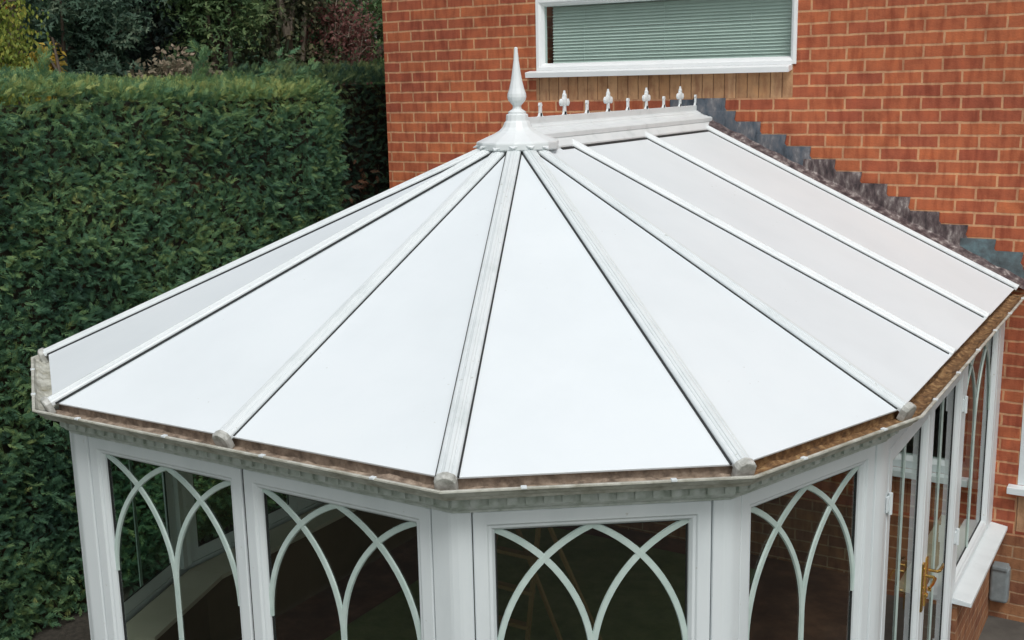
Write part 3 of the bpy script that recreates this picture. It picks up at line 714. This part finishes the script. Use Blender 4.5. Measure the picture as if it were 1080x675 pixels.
def frond():
    """flat conifer spray: a drooping stem with fine forward-swept side shoots"""
    q = []
    def rh(x0, y0, x1, y1, w, z0=0.0, z1=0.0):
        d = np.array([x1-x0, y1-y0]); l = np.hypot(*d); e = np.array([-d[1], d[0]])/l*w/2; mx, my = x0+.4*(x1-x0), y0+.4*(y1-y0)
        q.append([(x0, y0, z0), (mx+e[0], my+e[1], (z0+z1)*.5+.01), (x1, y1, z1), (mx-e[0], my-e[1], (z0+z1)*.5-.01)])
    rh(0, 0, 1.05, 0, .05, 0, -.16)
    for k in range(7):
        x = .08+.125*k; l = .50*(1-.10*k); zz = -.12*x
        for s_ in (-1, 1): rh(x, 0, x+l*.92, s_*l*(.50+.08*(k % 2)), .055, zz, zz-.10+.08*(k % 3))
    return q
FROND = frond()
LEAF = [[(0, 0, 0), (.45, .32, .06), (1, 0, -.05), (.45, -.32, .06)]]
LEAF2 = [[(0, 0, 0), (.45, .22, .03), (1, 0, -.05), (.45, -.22, .03)], [(.1, .1, 0), (.3, .7, .05), (.75, 1.0, -.1), (.6, .4, .0)], [(.1, -.1, 0), (.3, -.6, .08), (.7, -1.0, 0), (.6, -.4, .1)]]

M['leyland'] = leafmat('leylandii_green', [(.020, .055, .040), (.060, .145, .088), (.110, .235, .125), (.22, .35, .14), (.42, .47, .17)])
M['hedge_shaded'] = leafmat('shaded_hedge_green', [(.016, .040, .032), (.034, .080, .058), (.060, .130, .080), (.13, .22, .10), (.24, .30, .12)])  # hedge green darkened to put the recess shadow into the colour
def smooth_noise(P, sc, seed):
    g = np.random.default_rng(seed); out = np.zeros(len(P))
    for _ in range(10):
        k = g.normal(size=3)*sc; out += np.sin(P@k+g.uniform(0, 6.28))
    return out/np.sqrt(10)
def hedge_face(n, x, y0, y1, z0, z1, seed, bulge=.05):
    g = np.random.default_rng(seed)
    P = np.stack([np.full(n, x), g.uniform(y0, y1, n), g.uniform(z0, z1, n)], 1)
    b = smooth_noise(P, 2.2, seed+1)*bulge+smooth_noise(P, 7, seed+2)*bulge*.6
    top = np.clip((P[:, 2]-(z1-.22))/.22, 0, 1); P[:, 0] += b-top**2*.10+g.uniform(-.07, .0, n)
    D = np.stack([g.normal(.55, .35, n), g.normal(.05, .65, n), g.normal(.25, .6, n)], 1)
    U = np.stack([g.normal(.7, .4, n), g.normal(0, .5, n), g.normal(.6, .4, n)], 1)
    return P, D, U
def hedge_top(n, x0, x1, y0, y1, z, seed):
    g = np.random.default_rng(seed)
    P = np.stack([g.uniform(x0, x1, n), g.uniform(y0, y1, n), np.full(n, z)], 1)
    P[:, 2] += smooth_noise(P, 2.0, seed+1)*.03+g.uniform(-.04, .04, n)+.10*np.clip((x1-P[:, 0])/(x1-x0), 0, 1)
    D = np.stack([g.normal(.4, .5, n), g.normal(0, .5, n), g.normal(.75, .4, n)], 1)
    U = np.stack([g.normal(.3, .5, n), g.normal(0, .5, n), g.normal(1, .3, n)], 1)
    return P, D, U
def hedge(x, y0, y1, zt, depth, label, seed, m, dens=2300, size=(.042, .094), top_growth=.32, endcap=True, base_tone=.46, tw=.16):
    h = thing('conifer_hedge', (x-depth/2, (y0+y1)/2, 0), label, 'hedge')
    P, D, U = hedge_face(int(dens*(y1-y0)*zt), x, y0, y1, 0.05, zt, seed); lst = [(P, D, U)]
    lst.append(hedge_top(int(dens*1.3*(y1-y0)*depth), x-depth, x-.02, y0, y1, zt+.0, seed+5))
    if endcap:
        g = np.random.default_rng(seed+9); n = int(dens*depth*zt)
        for ye, sg in ((y1, 1), (y0, -1)):
            P = np.stack([g.uniform(x-depth, x, n), np.full(n, ye)+g.uniform(-.06, .02, n)*sg, g.uniform(.05, zt, n)], 1)
            D = np.stack([g.normal(0, .5, n), g.normal(.6*sg, .3, n), g.normal(.2, .5, n)], 1); U = g.normal(size=(n, 3)); lst.append((P, D, U))
    P = np.concatenate([l[0] for l in lst]); D = np.concatenate([l[1] for l in lst]); U = np.concatenate([l[2] for l in lst])
    n = len(P); sc = rng.uniform(size[0], size[1], n)
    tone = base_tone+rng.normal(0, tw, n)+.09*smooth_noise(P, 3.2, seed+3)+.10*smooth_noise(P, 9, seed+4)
    tone += top_growth*np.clip((P[:, 2]-(zt-.28))/.3, 0, 1.2)*rng.uniform(.4, 1.1, n)  # yellower new growth towards the top
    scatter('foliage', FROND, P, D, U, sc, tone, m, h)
    a = MB(); a.box((x-depth+.06, y0+.08, 0), (x-.10, y1-.08, zt-.03)); b = build('shade_core', a, M['inner'], h)  # solid dark box added so gaps between fronds read as shade
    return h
hedge(-3.1, -6.5, .14, 3.33, 1.1, 'tall clipped green conifer hedge left of the conservatory, yellowish new growth along its top', 21, M['leyland'])
hedge(-3.55, .30, 4.6, 3.42, .9, 'hedge coloured darker for shadow in the recess between the clipped hedge end and the house corner', 41, M['hedge_shaded'], top_growth=.40, dens=1000, base_tone=.40, tw=.2)
yw = [o for o in bpy.data.objects if o.name.startswith('conifer_hedge')][1]
g = np.random.default_rng(77); P, D, U = hedge_face(420, -3.53, .35, 3.2, 1.4, 3.1, 78)
keep = smooth_noise(P, 3.0, 79) > .3
scatter('dead_sprays', FROND, P[keep], D[keep], U[keep], g.uniform(.06, .12, keep.sum()), np.clip(g.normal(.5, .2, keep.sum()), 0, 1), leafmat('dead_brown_spray', [(.06, .03, .02), (.16, .08, .045), (.28, .14, .08)]), yw)
# a few long shoots escaping the top of the hedge
hs_root = [o for o in bpy.data.objects if o.name == 'conifer_hedge'][0]
g = np.random.default_rng(5); Ps, Ds, Us = [], [], []
for (y, z, L_, ax) in ((-.55, 3.47, .42, (.1, .9, .45)), (-1.2, 3.42, .22, (.2, .3, .9)), (-1.05, 3.45, .25, (.1, -.4, .8)), (-2.5, 3.42, .18, (.2, .3, .8)), (-1.75, 3.22, .3, (.5, .25, -.8)), (-.2, 3.45, .3, (0, .9, .25))):
    ax = np.array(ax)/np.linalg.norm(ax)
    for q in range(26):
        f = q/26; Ps.append(np.array([-3.3, y, z])+ax*L_*f+g.normal(0, .015, 3)); Ds.append(ax+g.normal(0, .5, 3)); Us.append(g.normal(size=3))
scatter('shoots', FROND, np.array(Ps), np.array(Ds), np.array(Us), g.uniform(.06, .12, len(Ps)), np.clip(g.normal(.55, .12, len(Ps)), 0, 1), M['leyland'], hs_root)

def tree(name, label, cat, loc, crown_c, crown_r, nleaf, leaf, size, cols, seed, trunk_r=.12, limbs=7, group=None, clump=.45, weeping=False, twigs=True, tone0=.58):
    g = np.random.default_rng(seed); t = thing(name, loc, label, cat, group)
    loc = np.array(loc, float); c = loc+np.array(crown_c); r = np.array(crown_r)
    a = MB(); rd = random.Random(seed)
    h = crown_c[2]; tp = [loc+np.array([rd.uniform(-.1, .1)*k, rd.uniform(-.1, .1)*k, h*k/4]) for k in range(5)]
    tp[0] = loc; a.path([Vector(p) for p in tp], [trunk_r*(1-.17*k) for k in range(5)], 9)
    ends = []
    for k in range(limbs):
        s = tp[2+k % 3]; ph = 2*math.pi*k/limbs+rd.uniform(-.4, .4); el = rd.uniform(.1, 1.0)
        e = c+r*np.array([math.cos(ph)*math.cos(el), math.sin(ph)*math.cos(el), math.sin(el)*.9])*rd.uniform(.6, .95)
        mid = (s+e)/2+np.array([0, 0, rd.uniform(-.1, .3)]); a.path([Vector(s), Vector(mid), Vector(e)], [trunk_r*.45, trunk_r*.28, trunk_r*.07], 6); ends.append((mid, e))
        for q in range(5):
            f = rd.uniform(.3, 1); b = mid+(e-mid)*f; dd = np.array([rd.gauss(0, 1), rd.gauss(0, 1), rd.gauss(.3, .8)]); dd /= np.linalg.norm(dd)
            e2 = b+dd*r.mean()*rd.uniform(.25, .5); a.path([Vector(b), Vector((b+e2)/2+Vector((0, 0, .04))), Vector(e2)], [trunk_r*.12, trunk_r*.08, trunk_r*.03], 5); ends.append((b, e2))
    build('trunk', a, M['twig'] if 'dark red' in label else M['bark'], t, smooth=True)
    # clumps: on the limb ends and spread through the crown shell
    nc = max(14, int(nleaf/180)); v = g.normal(size=(nc, 3)); v /= np.linalg.norm(v, axis=1, keepdims=True)
    cc = c+r*v*g.uniform(.35, 1, (nc, 1))**.6
    ee = np.array([e for _, e in ends]); cc = np.concatenate([cc, ee])
    ct_ = g.normal(0, .13, len(cc))
    idx = g.integers(0, len(cc), nleaf); cr = r.mean()*clump*g.uniform(.5, 1.1, len(cc))
    d = g.normal(size=(nleaf, 3)); d /= np.linalg.norm(d, axis=1, keepdims=True)
    P = cc[idx]+d*cr[idx, None]*(g.uniform(0, 1, (nleaf, 1))**.45)*np.array([1, 1, .75])
    if weeping:
        P[:, 2] -= np.abs(g.normal(0, .35, nleaf)); st = g.integers(0, 260, nleaf)
        sp = c+r*np.stack([g.uniform(-1, 1, 260), g.uniform(-1, 1, 260), g.uniform(.0, .9, 260)], 1)
        fl = g.uniform(0, 1, nleaf); k = nleaf*2//3
        P[:k] = sp[st[:k]]+np.stack([.05*np.sin(fl[:k]*5+st[:k])+g.normal(0, .02, k), .05*np.cos(fl[:k]*4+st[:k])+g.normal(0, .02, k), -fl[:k]*1.5], 1)
        D = np.stack([g.normal(0, .35, nleaf), g.normal(0, .35, nleaf), g.normal(-1, .25, nleaf)], 1)
    else: D = d+g.normal(0, .7, (nleaf, 3))+np.array([0, 0, -.15])
    tone = np.clip(tone0+ct_[idx]+g.normal(0, .13, nleaf), 0, 1)
    mm = leafmat(name+'_leaves', cols)
    scatter('crown', leaf, P, D, g.normal(size=(nleaf, 3))+np.array([.4, -.4, .8]), g.uniform(size[0], size[1], nleaf), tone, mm, t)
    return t
CAMP = np.array([2.986, -7.159])
def at(px, dist):                        # ground point in a compass direction given as a picture column of the survey
    d = np.array([f_.x, f_.y])+np.array([r_.x, r_.y])*((px-540)/1206.35); d /= np.linalg.norm(d); q = CAMP+d*dist; return (float(q[0]), float(q[1]), 0)
DK = [(0.019, 0.041, 0.032), (0.046, 0.092, 0.065), (0.088, 0.162, 0.108), (0.230, 0.297, 0.203)]
MG = [(0.024, 0.054, 0.027), (0.068, 0.135, 0.061), (0.149, 0.243, 0.101), (0.324, 0.405, 0.176)]
OL = [(0.047, 0.054, 0.043), (0.121, 0.135, 0.088), (0.216, 0.189, 0.128), (0.405, 0.324, 0.243)]
YG_ = [(0.095, 0.149, 0.034), (0.243, 0.324, 0.068), (0.486, 0.486, 0.108), (0.700, 0.567, 0.135)]
RD = [(.06, .030, .026), (.15, .060, .055), (.26, .12, .105), (.36, .24, .19)]
OR = [(.30, .08, .02), (.45, .16, .03), (.55, .28, .05)]
YL = [(.25, .20, .03), (.50, .36, .05), (.60, .45, .12)]
tree('weeping_tree', 'yellow-green weeping tree at the left edge above the hedge', 'tree', at(6, 9.7), (0, 0, 3.75), (.36, .36, .85), 14000, LEAF, (.020, .048), YG_, 101, weeping=True, tone0=.36)
tree('autumn_tree', 'orange autumn tree rising behind the weeping tree', 'tree', at(38, 10.9), (0, 0, 4.62), (.22, .22, .30), 1500, LEAF, (.04, .07), OR, 102)
tree('evergreen_tree', 'dense dark green tree beyond the hedge, right of the weeping tree', 'tree', at(112, 11.3), (0, 0, 3.7), (.46, .46, 1.25), 8000, LEAF2, (.030, .06), DK, 103)
tree('evergreen_tree', 'blackish green tree in the middle of the trees beyond the hedge', 'tree', at(180, 12.2), (0, 0, 3.9), (.55, .55, 1.35), 8000, LEAF, (.045, .09), [(.012, .022, .024), (.028, .05, .045), (.055, .085, .07), (.14, .18, .15)], 104)
tree('broadleaf_tree', 'mid-green leafy tree beyond the hedge, left of the bare red shrub', 'tree', at(252, 11.7), (0, 0, 4.0), (.46, .46, 1.0), 6500, LEAF2, (.025, .055), MG, 105)
tree('shrub', 'low grey-brown shrub just above the middle of the hedge top', 'shrub', at(205, 10.7), (0, 0, 3.35), (.42, .32, .32), 3400, LEAF, (.035, .06), OL, 106)
tree('evergreen_tree', 'tall olive-dark tree next to the dark red shrub', 'tree', at(320, 12.7), (0, 0, 3.9), (.50, .50, 1.25), 7500, LEAF, (.035, .075), [(.02, .032, .018), (.055, .075, .04), (.10, .12, .065), (.20, .18, .10)], 107)
tree('shrub', 'sparse dark red shrub with pale bare twigs beside the house corner', 'shrub', at(380, 12.6), (0, 0, 3.75), (.32, .32, .62), 2100, LEAF, (.03, .055), RD, 108, limbs=12, trunk_r=.06)
tree('shrub', 'small bright yellow-leaved shrub between weeping tree and dark tree', 'shrub', at(74, 9.9), (0, 0, 3.50), (.11, .11, .20), 420, LEAF, (.04, .07), YL, 109, trunk_r=.03)
# further trees closing the view behind
for k, (px, d, s) in enumerate(((-60, 17, 1), (40, 18.5, 1), (120, 17.5, 1), (200, 18, 1), (290, 17, 1), (370, 16.5, 1), (430, 19, 1))):
    lab = ['leftmost tall tree of the far row, outside the weeping tree', 'tall far tree behind the orange autumn tree', 'tall far tree behind the dense dark green tree', 'tall far tree behind the blackish green tree', 'tall far tree behind the mid-green leafy tree', 'tall far tree behind the dark red shrub', 'far tree mostly hidden by the house corner'][k]
    tree('broadleaf_tree', lab, 'tree', at(px, d), (0, 0, 3.9 if k != 1 else 3.6), (1.35, 1.35, 2.0 if k not in (0, 1) else 1.5), 9000, LEAF2, (.05, .09), [DK, MG, OL][(k+2) % 3], 130+k, group='tall trees in the far row', trunk_r=.2)
